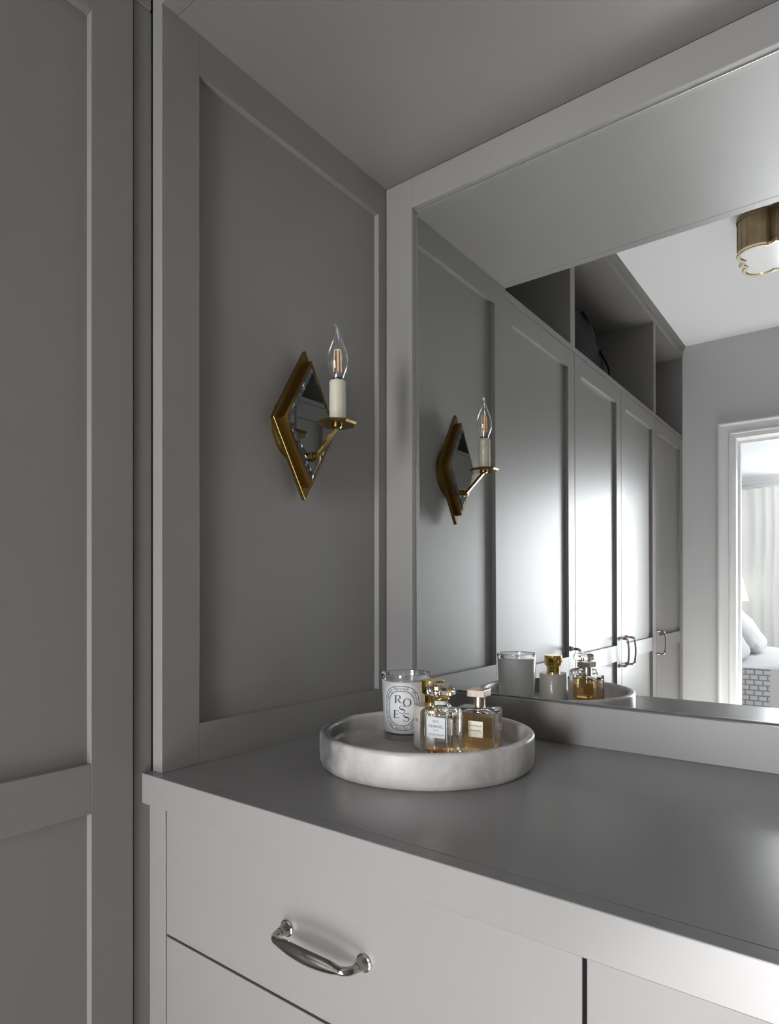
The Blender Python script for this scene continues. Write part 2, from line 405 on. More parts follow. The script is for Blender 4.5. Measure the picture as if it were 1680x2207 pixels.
# ------------------------------------------------------------------ wardrobes
def wardrobe(flip, label):
    fx = (lambda x: W - x) if flip else (lambda x: x)
    sx = -1 if flip else 1
    r = thing('wardrobe', label, 'wardrobe', (fx(-.33), -1.57, FL))
    def B(*b):
        m_ = MB()
        for (x0, x1, y0, y1, z0, z1) in b: m_.box(fx(x0), fx(x1), y0, y1, z0, z1)
        return m_
    F = XF
    fr = F - .003          # face frame sits just behind the doors
    build('carcass', B((-.62, F - .045, YW, YD - .004, FL + .08, 1.049), (-.62, F - .06, YW, YD - .004, FL, FL + .08)), CARC, r)
    build('face_frame', B((fr - .03, fr, -.5265, -.4995, FL, 1.049), (fr - .03, fr, YW, -2.6335, FL, 1.0490), (fr - .03, fr, YW, -.50, FL, FL + .09)), PAINT, r, bev=.0006)
    # cubby level
    build('shelf', B((-.43, F, YW, -.502, 1.0495, 1.0690)), PAINT, r, bev=.0006)
    build('cubby_back', B((-.44, -.42, YW, -.502, 1.069, ZC - .002)), PAINT_SHADE, r)
    for y0, y1 in ((-1.062, -1.0215), (-2.0952, -2.0546), (-2.64, -2.622), (-.52, -.502)):
        build('divider', B((-.42, F, y0, y1, 1.0692, 1.4868)), PAINT, r, bev=.0006)
    build('top_panel', B((-.42, F, YW, -.502, 1.487, 1.505)), PAINT, r, bev=.0006)
    build('fascia', B((F - .02, F + .002, YW, -.5, 1.4872, 1.514)), PAINT, r, bev=.0006)
    # crown: fillet and raked face up to the ceiling
    pr_ = [(F - .02, 1.5142), (F + .0035, 1.5142), (F + .0035, 1.5185), (F + .001, 1.5190), (F + .004, 1.523), (F + .0130, ZC - .006), (F + .0160, ZC - .0005), (F - .02, ZC - .0005)]
    build('crown', MB().loft([[(fx(x), y, z) for x, z in pr_] for y in (YW, -.502)]), PAINT, r)
    # doors: edges, far edge, near edge
    zs0, zs1 = FL + .095, 1.0465
    zt, zr1, zr0, zb = .9870, .0278, -.0358, FL + .18
    hside = (-1, 1, -1, 1)   # pull beside the far (-1) or near (+1) edge
    for i, (y0, y1) in enumerate(((-1.0555, -.5290), (-1.5635, -1.0590), (-2.0890, -1.5670), (-2.6310, -2.0925))):
        st = .0575
        d = MB()
        ya, yb = y0 + st, y1 - st
        d.box(fx(F - .02), fx(F), y0, ya, zs0, zs1).box(fx(F - .02), fx(F), yb, y1, zs0, zs1)
        for (a, c) in ((zt, zs1), (zr0, zr1), (zs0, zb)): d.box(fx(F - .02), fx(F - .00005), ya, yb, a, c)
        dm = build('door', d, PAINT, r, bev=.0007)
        for (a, c) in ((zr1, zt), (zb, zr0)):
            sub(dm, 'panel', B((F - .019, F - .011, ya - .006, yb + .006, a - .006, c + .006)), PAINT)
        hy = {0: -1.0143, 1: -1.515, 2: -1.628, 3: -2.113}[i]
        if i == 1: hy = -1.5482 + .012
        m_ = pull_mb(fx(F), -.056, .0535, hy, True, .034, .0046, .0052, sx)
        hp = sub(dm, 'handle', m_, NICKEL, smooth=True)
        for t in (-.056, .0535): sub(dm, 'handle_post', post_mb(fx(F), t, hy, True, sx), NICKEL, smooth=True)
    return r
wardrobe(False, 'tall grey wardrobe run on the left side, pull handles beside its panelled doors')
wardrobe(True, 'tall grey wardrobe run on the opposite right side, seen in the small sconce mirror')

# handbag on top shelf, second open cubby of the left wardrobe
bag = thing('handbag', 'black glossy handbag standing in an open cubby above the wardrobe doors', 'handbag', (-.2, -1.27, 1.069))
loops = []
for i in range(21):
    t = i / 20; z = 1.070 + .224 * t
    k = max(0.0, 1 - t ** 3.4) ** .5
    hw, ht = .235 * k + .012, .056 * (1 - .45 * t)
    loops.append([(-.118 + ht * abs(cos(a)) ** .6 * (1 if cos(a) > 0 else -1) + .005 * sin(7 * a + 5 * t), -1.305 + hw * abs(sin(a)) ** .6 * (1 if sin(a) > 0 else -1) + .004 * sin(5 * a + 9 * t), z) for a in [2 * pi * q / 48 for q in range(48)]])
build('body', MB().loft(loops), LEATHER, bag, smooth=True, angle=80)
build('clasp', MB().box(-.063, -.056, -1.40, -1.375, 1.085, 1.105).tube([(-.062, -1.45, 1.08), (-.056, -1.43, 1.092), (-.056, -1.40, 1.097)], .003, 8), NICKEL, bag, bev=.002)
build('strap', MB().tube([(-.085 + .03 * t / 12, -1.50 - .06 * sin(pi * t / 12), 1.20 - .115 * t / 12) for t in range(0, 13)], .004, 8), LEATHER, bag, smooth=True)

# ------------------------------------------------------------------ alcove side panels
def side_panel(flip, label):
    fx = (lambda x: W - x) if flip else (lambda x: x)
    r = thing('side_panel', label, 'panel', (fx(-.011), -.25, 0))
    yl, yr, zt, zb = -.4396, -.0244, .9896, .0585
    def B(*b): return MB().box(fx(b[0]), fx(b[1]), *b[2:])
    build('stile', B(XF, 0, YD, yl, 0, H), PAINT, r, bev=.0006)
    build('stile', B(XF, 0, yr, -.0002, 0, H), PAINT, r, bev=.0006)
    build('rail', B(XF, -.0001, yl, yr, zt, H), PAINT, r, bev=.0004)
    build('rail', B(XF, -.0001, yl, yr, 0, zb), PAINT, r, bev=.0004)
    build('panel', B(XF + .002, -.011, yl - .006, yr + .004, zb - .006, zt + .006), PAINT, r)
    return r
side_panel(False, 'recessed grey side panel of the alcove carrying the brass sconce')
side_panel(True, 'recessed grey side panel at the far right end of the alcove')

# ------------------------------------------------------------------ soffit
r = thing('soffit', 'flat grey painted soffit roofing the mirrored alcove', 'soffit', (W / 2, -.25, H))
build('board', MB().box(XF, W - XF, -.4745, .0, H, H + .02), PAINT, r, bev=.0004)
build('edge_board', MB().box(XF, W - XF, YD, -.475, H, H + .0205), PAINT, r, bev=.0008)
build('fascia', MB().box(XF, W - XF, YD, YD + .02, H + .0206, ZC), PAINT, r, bev=.0006)

# ------------------------------------------------------------------ mirror surround and mirror
MX, MZ0, MZ1 = .0623, .0638, .9912
r = thing('mirror_surround', 'broad grey painted board frame around the big wall mirror', 'frame', (W / 2, .01, 0))
t_ = .034
build('stile', MB().box(0.0003, MX, 0, t_, 0.0, H - .0003), PAINT, r, bev=.0005)
build('stile', MB().box(W - MX, W - .0003, 0, t_, 0.0, H - .0003), PAINT, r, bev=.0005)
build('rail', MB().box(MX, W - MX, .00005, t_, 0.0, MZ0), PAINT, r, bev=.0005)
build('rail', MB().box(MX, W - MX, .00005, t_, MZ1, H - .0003), PAINT, r, bev=.0005)

r = thing('wall_mirror', 'large frameless wall mirror set into the grey board frame', 'mirror', (W / 2, .0134, MZ0))
N = Vector((-.00293, 1, .0050)).normalized(); O = Vector((.25, .0134, .5))
def on_m(x, z, d=0):
    y = O.y - (N.x * (x - O.x) + N.z * (z - O.z)) / N.y
    return (x, y + d, z)
bv = .0022
out_ = [(MX + .0004, MZ0 + .0004), (W - MX - .0004, MZ0 + .0004), (W - MX - .0004, MZ1 - .0004), (MX + .0004, MZ1 - .0004)]
inn = [(MX + bv, MZ0 + bv), (W - MX - bv, MZ0 + bv), (W - MX - bv, MZ1 - bv), (MX + bv, MZ1 - bv)]
build('glass', MB().add([on_m(*p) for p in inn] + [on_m(*p, .004) for p in inn], [(0, 1, 2, 3), (7, 6, 5, 4), (0, 4, 5, 1), (1, 5, 6, 2), (2, 6, 7, 3), (3, 7, 4, 0)]), MIRROR, r)
ch = MB().add([on_m(*p, .0012) for p in out_] + [on_m(*p, -.0002) for p in inn] + [on_m(*p, .003) for p in inn] , [(0, 1, 5, 4), (1, 2, 6, 5), (2, 3, 7, 6), (3, 0, 4, 7), (4, 5, 9, 8), (5, 6, 10, 9), (6, 7, 11, 10), (7, 4, 8, 11)])
build('edge_bevel', ch, CHANNEL, r)

# ------------------------------------------------------------------ countertop
r = thing('countertop', 'long dark grey painted worktop with a square front edge', 'countertop', (W / 2, -.25, -.04))
build('slab', MB().box(XF - .0025, W - XF + .0025, -.4948, .034, -.04, 0), PAINT_TOP, r)
build('front_edge', MB().box(XF - .0025, W - XF + .0025, -.515, -.495, -.0410, 0), PAINT_TOP, r, bev=.0012)

# ------------------------------------------------------------------ vanity cabinet
YC = -.503
r = thing('vanity_cabinet', 'pale grey drawer cabinet under the worktop with flat slab fronts', 'cabinet', (W / 2, -.25, FL))
build('carcass', MB().box(.0, W, YC + .021, .03, FL + .1, -.0412).box(.0, W, YC + .07, .03, FL, FL + .1), CARC, r)
build('stile', MB().box(XF - .0025, .0128, YC, YC + .02, FL, -.0412), PAINT, r, bev=.0006)
build('stile', MB().box(W - .0128, W - XF + .0025, YC, YC + .02, FL, -.0412), PAINT, r, bev=.0006)
for (x0, x1) in ((.0152, .5866), (.5903, W - .0152)):
    for (z0, z1) in ((-.2118, -.0428), (-.4960, -.2152), (-.7850, -.4994)):
        d = build('drawer', MB().box(x0, x1, YC, YC + .0195, z0, z1), PAINT, r, bev=.0007)
        c = (x0 + x1) / 2 + .003; hz = -.1305 if z1 > -.1 else z1 - .09
        h = sub(d, 'handle', pull_mb(YC, c - .056, c + .056, hz), NICKEL, smooth=True)
        for t in (-.056, .056): sub(d, 'handle_post', post_mb(YC, c + t, hz), NICKEL, smooth=True)

# ------------------------------------------------------------------ wall sconce
CYS, CZS = -.233, .5295
sc = thing('wall_sconce', 'diamond-shaped brass wall sconce with mirrored plate and one candle bulb', 'sconce', (-.011, CYS, CZS))
def dia(x, hw, hh, n=1): return [(x, CYS - hw, CZS), (x, CYS, CZS - hh), (x, CYS + hw, CZS), (x, CYS, CZS + hh)]
def ring_loops(r, x, n=48): return [(x, CYS + r * cos(2 * pi * i / n), CZS - .005 + r * sin(2 * pi * i / n)) for i in range(n)]
build('canopy', MB().loft([ring_loops(.060, -.0109), ring_loops(.060, -.0035), ring_loops(.0594, -.0009)]), BRASS, sc, smooth=True)
build('back_plate', MB().loft([dia(-.0008, .0722, .1265), dia(.0075, .0722, .1265)]), BRASS, sc, bev=.0007)
bx = MB()
bx.loft([dia(.0076, .0612, .1062), dia(.0213, .0612, .1062)], cap=False)
bx.loft([dia(.0213, .0612, .1062), dia(.0213, .0580, .1008)], cap=False)
bx.loft([dia(.0213, .0580, .1008), dia(.0170, .0580, .1008)], cap=True)
build('raised_frame', bx, BRASS, sc)
# mirrored lozenge with a cut border
gl = MB().loft([dia(.0172, .0572, .0996), dia(.0212, .0572, .0996)], cap=False)
ow, oh, iw, ih = .0572, .0996, .0496, .0862
build('mirror_plate', MB().loft([dia(.0172, iw, ih), dia(.0247, iw, ih)]), AMIR, sc)
tl = MB(); nt_ = 22
A = dia(.0200, ow, oh); Bm = dia(.0224, (ow + iw) / 2, (oh + ih) / 2); C_ = dia(.0247, iw, ih)
for s_ in range(4):
    for (P0, P1) in ((A, Bm), (Bm, C_)):
        for i in range(nt_):
            t0, t1 = i / nt_, (i + 1) / nt_
            q = []
            for (Pp, t) in ((P0, t0), (P0, t1), (P1, t1), (P1, t0)):
                a = Vector(Pp[s_]); c = Vector(Pp[(s_ + 1) % 4]); q.append(a.lerp(c, t))
            cen = sum(q, Vector()) / 4
            ax = Vector((0, random.uniform(-1, 1), random.uniform(-1, 1))).normalized()
            R_ = Matrix.Rotation(random.uniform(-.35, .35), 3, ax)
            q = [cen + R_ @ (p - cen) for p in q]
            tl.add(q, [(0, 1, 2, 3)])
o = build('cut_border', tl, BORDERM, sc, fix=False); o['kind'] = 'stuff'
build('border_edge', gl, BORDERM, sc)
# arm
zA = .4745
kn = MB()
def xr(prof, z, n=24): return [[(x, CYS + r_ * cos(2 * pi * i / n), z + r_ * sin(2 * pi * i / n)) for i in range(n)] for x, r_ in prof]
kn.loft(xr([(.0245, .0085), (.0275, .0085), (.0285, .0075)], zA))
kn.loft(xr([(.0285, .0058), (.033, .0058), (.034, .0075), (.036, .0075), (.0368, .005)], zA))
build('arm_knob', kn, BRASS, sc, smooth=True)
d0 = Vector((.0345, CYS, zA + .0005)); d1 = Vector((.0780, CYS, .5150)); hw = .0031
ax = (d1 - d0).normalized(); u = Vector((0, 1, 0)); v_ = ax.cross(u)
build('arm', MB().loft([[p + u * a * hw + v_ * c * hw for a, c in ((-1, -1), (1, -1), (1, 1), (-1, 1))] for p in (d0 - ax * .002, d1)]), BRASS, sc, bev=.0006)
CX = .0800
oc = lambda r_, z: [(CX + r_ * cos(pi / 8 + i * pi / 4), CYS + r_ * sin(pi / 8 + i * pi / 4), z) for i in range(8)]
build('drip_pan', MB().loft([oc(.0295, .5180), oc(.0330, .5215), oc(.0330, .5228), oc(.029, .5200)]), BRASS, sc, bev=.0003)
build('pan_boss', MB().lathe([(0, .5120), (.006, .5125), (.0085, .5150), (.0085, .5182), (0, .5182)], CX - .0015, CYS, 24), BRASS, sc, smooth=True)
sl = [(0, .520)]
for i in range(13):
    z = .5205 + .0665 * i / 12; sl.append((.0133 + .0002 * sin(i * 1.7), z))
sl += [(.0130, .5885), (.0118, .5900), (.0100, .5903), (.0098, .584), (0, .584)]
build('candle_sleeve', MB().lathe(sl, CX, CYS, 40), SLEEVE, sc, smooth=True)
build('bulb_base', MB().lathe([(0, .584), (.0093, .584), (.0093, .5925), (.0085, .5945), (0, .5945)], CX, CYS, 32), NICKEL, sc, smooth=True)
# bent-tip flame bulb, two walls of thin glass
bp = [(.0094, .5915), (.0101, .5945), (.0113, .5985), (.0138, .6040), (.0163, .6110), (.0177, .6190), (.0178, .6260), (.0166, .6340), (.0142, .6420), (.0110, .6500), (.0080, .6570), (.0055, .6640), (.0037, .6710), (.0027, .6770), (.0020, .6810), (.0015, .6840)]
def bent(prof):
    loops_ = []
    for r_, z in prof:
        k = max(0, (z - .650) / .034); ox = -.0035 * k * k
        loops_.append([(CX + cos(radians(37)) * ox + r_ * cos(2 * pi * i / 40), CYS + sin(radians(37)) * ox + r_ * sin(2 * pi * i / 40), z) for i in range(40)])
    return loops_
bm_ = MB().loft(bent(bp), cap=False)
inner = [(max(r_ - .0006, .0002), z) for r_, z in bp[:-2]]
bm_.loft([bent(bp)[-1], [(CX - .0028, CYS - .0021, .6848)] * 40], cap=False)
bm_.loft(bent(inner), cap=False, flip=True)
o = build('bulb', bm_, GLASS, sc, smooth=True, fix=False, angle=80)
fl_ = MB()
for i in range(4):
    a = radians(37) + i * pi / 2 + .25
    x, y = CX + .0064 * cos(a), CYS + .0064 * sin(a)
    fl_.tube([(x, y, .6045), (x * .8 + CX * .2, y * .8 + CYS * .2, .6400)], .00055, 8)
sub(o, 'filament', fl_, FILAM)
sub(o, 'stem', MB().lathe([(0, .5945), (.0035, .5945), (.0022, .600), (.0014, .606), (.0014, .640), (0, .641)], CX, CYS, 16).tube([(CX - .0035, CYS - .002, .6405), (CX + .0035, CYS + .002, .6405)], .0005, 6), STEM, smooth=True)

# ------------------------------------------------------------------ marble tray
TX, TY, TR, TH = .2483, -.2251, .156, .0472
tray = MB()
prof = [(0, 0), (TR - .0062, 0), (TR - .0030, .0022), (TR - .0008, .0085), (TR, .020), (TR, TH - .0045), (TR - .0012, TH - .0014), (TR - .0045, TH), (TR - .0085, TH), (TR - .0118, TH - .0014), (TR - .0132, TH - .005), (TR - .0136, .030), (TR - .0150, .021), (TR - .019, .0183), (TR - .026, .0180), (0, .0180)]
tray.lathe(prof, TX, TY, 128)
root = thing('x', 'x', 'x', (TX, TY, 0)); _m = _RM.pop(root.name); bpy.data.objects.remove(root)
def solo(name, mb, m, loc, rz=0, label='', cat='', group=None, **kw):
    e = thing(name + '_tmp', label, cat, loc, rz)
    o_ = build(name, mb, m, e, **kw)
    o_.parent = None; o_.matrix_world = _RM[e.name]; o_.location = e.location; o_.rotation_euler = (0, 0, rz)
    del _RM[e.name]; bpy.data.objects.remove(e)
    return tag(o_, label, cat, group)
solo('tray', tray, MARBLE, (TX, TY, 0), label='round grey-white marble tray with a raised rim on the worktop', cat='tray', smooth=True, angle=50)

FT = .0182      # tray floor
# ------------------------------------------------------------------ scented candle
GX, GY = .1810, -.1820
cd = thing('scented_candle', 'white candle in a clear tumbler with an oval black-lettered label', 'candle', (GX, GY, FT))
def RO(z):      # outside radius of the tumbler
    t = (z - FT) / (.12 - FT); return .0352 + (.0400 - .0352) * t ** .75
ZW0, ZW1 = .0270, .1098
pr_w = [(0, ZW0 + .0005), (RO(ZW0) - .004, ZW0 + .0005), (RO(ZW0) - .0004, ZW0 + .003)]
for i in range(1, 13):
    z = ZW0 + .003 + (ZW1 - .001 - ZW0 - .003) * i / 12; pr_w.append((RO(z) - .0004, z))
pr_w += [(RO(ZW1) - .0030, ZW1), (.012, ZW1 - .0006), (0, ZW1 - .0006)]
build('wax', MB().lathe(pr_w, GX, GY, 96), WAX, cd, smooth=True)
build('wick', MB().tube([(GX, GY, ZW1 - .0006), (GX + .0004, GY, ZW1 + .001), (GX + .0008, GY, ZW1 + .0022)], .0006, 8), INK, cd)
# clear foot and clear rim of the tumbler
build('glass_foot', MB().lathe([(0, FT), (RO(FT) - .002, FT), (RO(FT), FT + .002), (RO(ZW0), ZW0), (RO(ZW0) - .0025, ZW0), (0, ZW0 - .0003)], GX, GY, 96), GLASS, cd, smooth=True)
build('glass_rim', MB().lathe([(RO(ZW1) - .0024, ZW1 + .0004), (RO(ZW1), ZW1 + .0004), (RO(.114), .114), (RO(.119) + .0001, .1185), (.0399, .1196), (.0389, .1200), (.0379, .1194), (.0377, .118), (RO(ZW1) - .0024, ZW1 + .0004)], GX, GY, 96), GLASS, cd, smooth=True)
# label wrapped on the tumbler: arc coordinate a (metres, rightwards) and height z
AZ = radians(-66.2); LW, LH, LZ = .0325, .0382, .0690
def wrap(a, z, d):
    R_ = RO(z) + d; an = AZ + a / .0380
    return (GX + R_ * cos(an), GY + R_ * sin(an), z)
def sup(t, k, n=2.7):
    c, s_ = cos(t), sin(t)
    return (LW * k * abs(c) ** (2 / n) * (1 if c >= 0 else -1), LH * (1 - (1 - k) * LW / LH) * abs(s_) ** (2 / n) * (1 if s_ >= 0 else -1))
NT = 96
lab = MB(); loops = []
for k in (.02, .2, .4, .6, .8, .95, 1.0):
    loops.append([wrap(*[c for c in (sup(2 * pi * i / NT, k)[0], LZ + sup(2 * pi * i / NT, k)[1] * (k / (1 - (1 - k) * LW / LH)) if k < .9 else LZ + sup(2 * pi * i / NT, k)[1])], .00025) for i in range(NT)])
lab.loft(loops, cap=False)
build('label', lab, PAPER, cd, smooth=True)
ink = MB()
def band(k0, k1):
    ink.loft([[wrap(sup(2 * pi * i / NT, k)[0], LZ + sup(2 * pi * i / NT, k)[1], .0004) for i in range(NT)] for k in (k0, k1)], cap=False)
band(.955, .945); band(.885, .855); band(.665, .635); band(.605, .600)
# curved texts
def path_pt(s_, k):
    # perimeter table clockwise starting at bottom centre going left
    return PT[k](s_)
def make_path(k):
    pts = []
    for i in range(361):
        t = -pi / 2 - 2 * pi * i / 360
        pts.append(sup(t, k))
    cum = [0]
    for i in range(1, len(pts)): cum.append(cum[-1] + math.hypot(pts[i][0] - pts[i - 1][0], pts[i][1] - pts[i - 1][1]))
    def f(s_):
        s_ = s_ % cum[-1]
        for i in range(1, len(cum)):
            if cum[i] >= s_:
                q = (s_ - cum[i - 1]) / (cum[i] - cum[i - 1] + 1e-12); a, c = pts[i - 1], pts[i]
                dx, dy = c[0] - a[0], c[1] - a[1]; l = math.hypot(dx, dy)
                return (a[0] + dx * q, a[1] + dy * q, dx / l, dy / l)
    return f, cum[-1]
def ring_text(body, s0, s1, k, h, up=1):
    """characters spaced from s0 to s1 along the oval; up=+1: tops outward, clockwise; -1: tops inward (reads upright at the bottom)"""
    f, tot = make_path(k)
    adv = [{' ': .5, 'i': .42, 'l': .42, 't': .6, 'r': .62, 'm': 1.35, 'j': .42}.get(c, 1.0) for c in body]
    tot_a = sum(adv); acc = 0
    for c, a_ in zip(body, adv):
        mid = s0 + (s1 - s0) * (acc + a_ / 2) / tot_a; acc += a_
        if c == ' ': continue
        v, fc = text_polys(c, 1.0)
        px, py, tx, ty = f(mid * tot)
        x0 = min(p[0] for p in v); x1 = max(p[0] for p in v)
        if up < 0: tx, ty = -tx, -ty
        nx, ny = -ty, tx
        ink.add([wrap(px + ((p[0] - (x0 + x1) / 2) * tx * 1.05 + (p[1] - .25) * nx) * h, LZ + py + ((p[0] - (x0 + x1) / 2) * ty * 1.05 + (p[1] - .25) * ny) * h, .0004) for p in v], fc)
ring_text('34boulevard saint germain', .075, .425, .765, .0063)
ring_text('diptyque', .436, .564, .765, .0068)
ring_text('34boulevard saint germain', .590, .925, .765, .0063)
ring_text('paris5e', .058, -.052, .765, .0070, -1)
# big serif letters from strokes with thick and thin parts
def U(px, py):
    u_ = 810 + px * 130 / 1680; v_2 = 1430 + py * 170 / 2197
    th = math.asin(max(-.99, min(.99, (u_ - 877) / 51.5)))
    fwd = 1.009 - .038 * cos(th)
    return (.038 * (th - radians(-12)), .2431 - (v_2 - 1282.2) * fwd / 1367.6)
def stroke(pts, ws):
    P_ = [Vector(p) for p in pts]; m = len(P_); Lf, Rt = [], []
    for i, p in enumerate(P_):
        t = (P_[min(i + 1, m - 1)] - P_[max(i - 1, 0)]).normalized(); n_ = Vector((-t.y, t.x)); w_ = ws[i] if hasattr(ws, '__len__') else ws
        Lf.append(p + n_ * w_ / 2); Rt.append(p - n_ * w_ / 2)
    vs_ = []
    for a, c in zip(Lf, Rt): vs_ += [wrap(*U(*a), .0004), wrap(*U(*c), .0004)]
    ink.add(vs_, [(2 * i, 2 * i + 1, 2 * i + 3, 2 * i + 2) for i in range(m - 1)])
def lin(a, c, n=6): return [(a[0] + (c[0] - a[0]) * i / n, a[1] + (c[1] - a[1]) * i / n) for i in range(n + 1)]
def arc(cx_, cy_, rx, ry, a0, a1, n=24): return [(cx_ + rx * cos(radians(a0 + (a1 - a0) * i / n)), cy_ - ry * sin(radians(a0 + (a1 - a0) * i / n))) for i in range(n + 1)]
TK, TN = 34, 12
stroke(lin((592, 885), (580, 1095)), TK); stroke(lin((552, 884), (625, 886)), TN); stroke(lin((560, 1095), (608, 1097)), TN)
bowl = arc(625, 940, 78, 56, 90, -90, 24); stroke(bowl, [TN + (TK - TN) * abs(cos(radians(90 - 180 * i / 24))) for i in range(25)])
stroke(lin((630, 996), (715, 1098), 6), [18, 26, TK, TK, TK, 30, 24]); stroke(lin((708, 1094), (748, 1106)), TN)
o_ = arc(886, 1086, 94, 108, 0, 360, 60); stroke(o_, [TN + (TK - TN) * abs(cos(radians(6 * i))) ** 1.3 for i in range(61)])
def ess(cx_, cy_, w_, h_):
    pts = []; ws = []
    for i in range(41):
        t = i / 40
        if t < .5:
            a = 25 + (t / .5) * (270 - 25); x = cx_ + w_ * .46 * cos(radians(a)); y = cy_ - h_ * .25 - h_ * .24 * sin(radians(a))
        else:
            a = 90 - ((t - .5) / .5) * (90 + 155); x = cx_ + w_ * .50 * cos(radians(a)); y = cy_ + h_ * .245 - h_ * .25 * sin(radians(a))
        pts.append((x, y)); ws.append(TN + (TK + 4 - TN) * max(0, 1 - abs(t - .5) / .28))
    stroke(pts, ws)
    stroke(lin((cx_ + w_ * .43, cy_ - h_ * .50), (cx_ + w_ * .40, cy_ - h_ * .30)), TN); stroke(lin((cx_ - w_ * .47, cy_ + h_ * .50), (cx_ - w_ * .46, cy_ + h_ * .33)), TN)
ess(750, 1282, 140, 218); ess(862, 1502, 150, 226)
stroke(lin((552, 1300), (540, 1508)), TK); stroke(lin((516, 1297), (655, 1306)), TN + 2); stroke(lin((516, 1506), (660, 1512)), TN + 2); stroke(lin((548, 1400), (630, 1404)), TN)
stroke(lin((655, 1300), (650, 1336)), TN); stroke(lin((660, 1514), (664, 1478)), TN); stroke(lin((630, 1388), (629, 1420)), TN)
o = build('label_print', ink, INK, cd, fix=False)

# ------------------------------------------------------------------ perfume bottles
def rrect(cx_, cy_, hw_, ht_, rad_, rz, z, n=5):
    pts = []
    for (sx_, sy_, a0) in ((1, 1, 0), (-1, 1, 90), (-1, -1, 180), (1, -1, 270)):
        for i in range(n + 1):
            a = radians(a0 + 90 * i / n)
            x = sx_ * (hw_ - rad_) + rad_ * cos(a); y = sy_ * (ht_ - rad_) + rad_ * sin(a)
            pts.append((cx_ + x * cos(rz) - y * sin(rz), cy_ + x * sin(rz) + y * cos(rz), z))
    return pts
def shell(cx_, cy_, rz, outer, inner_):
    m_ = MB()
    m_.loft([rrect(cx_, cy_, a, c, r_, rz, z) for (z, a, c, r_) in outer])
    m_.loft([rrect(cx_, cy_, a, c, r_, rz, z) for (z, a, c, r_) in inner_], flip=True)
    return m_

# --- clear square bottle with faceted stopper
NX, NY, NR = .2960, -.2590, radians(5)
n5 = thing('perfume_bottle', 'nearly empty clear square perfume bottle with faceted glass stopper, white label', 'perfume', (NX, NY, FT), NR)
hw_, ht_ = .0252, .0178
ou = [(FT, hw_ - .002, ht_ - .002, .003), (FT + .0015, hw_, ht_, .0045), (.0810, hw_, ht_, .0045), (.0848, hw_ - .0018, ht_ - .0018, .005), (.0875, hw_ - .006, ht_ - .005, .005), (.0888, .0105, .0105, .0104), (.0925, .0088, .0088, .0087), (.0975, .0088, .0088, .0087)]
inn_ = [(FT + .0050, hw_ - .007, ht_ - .006, .003), (.0770, hw_ - .007, ht_ - .006, .003), (.0815, hw_ - .010, ht_ - .008, .003), (.0845, .0060, .0060, .0058), (.0970, .0060, .0060, .0058)]
build('bottle', shell(NX, NY, NR, ou, inn_), GLASS, n5, smooth=True, fix=False, angle=25)
build('perfume', MB().loft([rrect(NX, NY, hw_ - .0071, ht_ - .0061, .003, NR, z) for z in (FT + .0051, .0305)]), AMBER2, n5)
build('neck_band', MB().lathe([(.0090, .0925), (.0094, .0925), (.0094, .0973), (.0090, .0973)], NX, NY, 40), PAPER, n5, smooth=True)
build('collar', MB().lathe([(.0060, .0975), (.0102, .0977), (.0112, .0990), (.0112, .1003), (.0102, .1016), (.0080, .1024), (.0070, .1033), (.0030, .1038), (.0030, .1100), (0, .1100)], NX, NY, 40), GOLD, n5, smooth=True)
stp = MB()
def octo(hx, hy, c, z):
    P_ = [(hx, -hy + c), (hx, hy - c), (hx - c, hy), (-hx + c, hy), (-hx, hy - c), (-hx, -hy + c), (-hx + c, -hy), (hx - c, -hy)]
    return [(NX + x * cos(NR) - y * sin(NR), NY + x * sin(NR) + y * cos(NR), z) for x, y in P_]
stp.loft([octo(.0130, .0085, .004, .1035), octo(.0182, .0118, .0045, .1062), octo(.0192, .0125, .0048, .1100), octo(.0192, .0125, .0048, .1145), octo(.0170, .0108, .0045, .1180), octo(.0120, .0070, .003, .1195)])
stp.lathe([(0, .1037), (.0034, .1037), (.0034, .1106), (0, .1108)], NX, NY, 24, flip=True)
build('stopper', stp, GLASSR, n5, fix=False)
def plane(cx_, cy_, rz, t_half, d=.0003):
    def P_(u_, w_):
        y = -(t_half + d); return (cx_ + u_ * cos(rz) - y * sin(rz), cy_ + u_ * sin(rz) + y * cos(rz), w_)
    return P_
P0 = plane(NX, NY, NR, ht_, .0002); P1 = plane(NX, NY, NR, ht_, .00035)
lb = build('label', MB().add([P0(-.0128, .0487), P0(.0152, .0487), P0(.0152, .0768), P0(-.0128, .0768)], [(0, 1, 2, 3)]), PAPER, n5)
ik = MB()
text_on_plane(ik, 'N°5', .0011, .0710, .0078, .0030, P1)
text_on_plane(ik, 'CHANEL', .0013, .0644, .0232, .0036, P1)
text_on_plane(ik, 'PARIS', .0012, .0592, .0078, .0013, P1)
text_on_plane(ik, 'EAU DE PARFUM', .0013, .0530, .0236, .0018, P1)
sub(lb, 'label_print', ik, INK, fix=False)
# little emblem on the neck band: two interlocked rings of ink
em = MB()
a_c = radians(-75)
for dx in (-.0005, .0005):
    rr_ = []
    for k in (.00125, .00095):
        rr_.append([(NX + .00955 * cos(a_c + (dx + k * cos(t)) / .0094), NY + .00955 * sin(a_c + (dx + k * cos(t)) / .0094), .0949 + k * sin(t)) for t in [radians(40 + 280 * i / 20 + (180 if dx > 0 else 0)) for i in range(21)]])
    em.loft(rr_, close=False, cap=False)
build('emblem', em, INK, n5, fix=False)

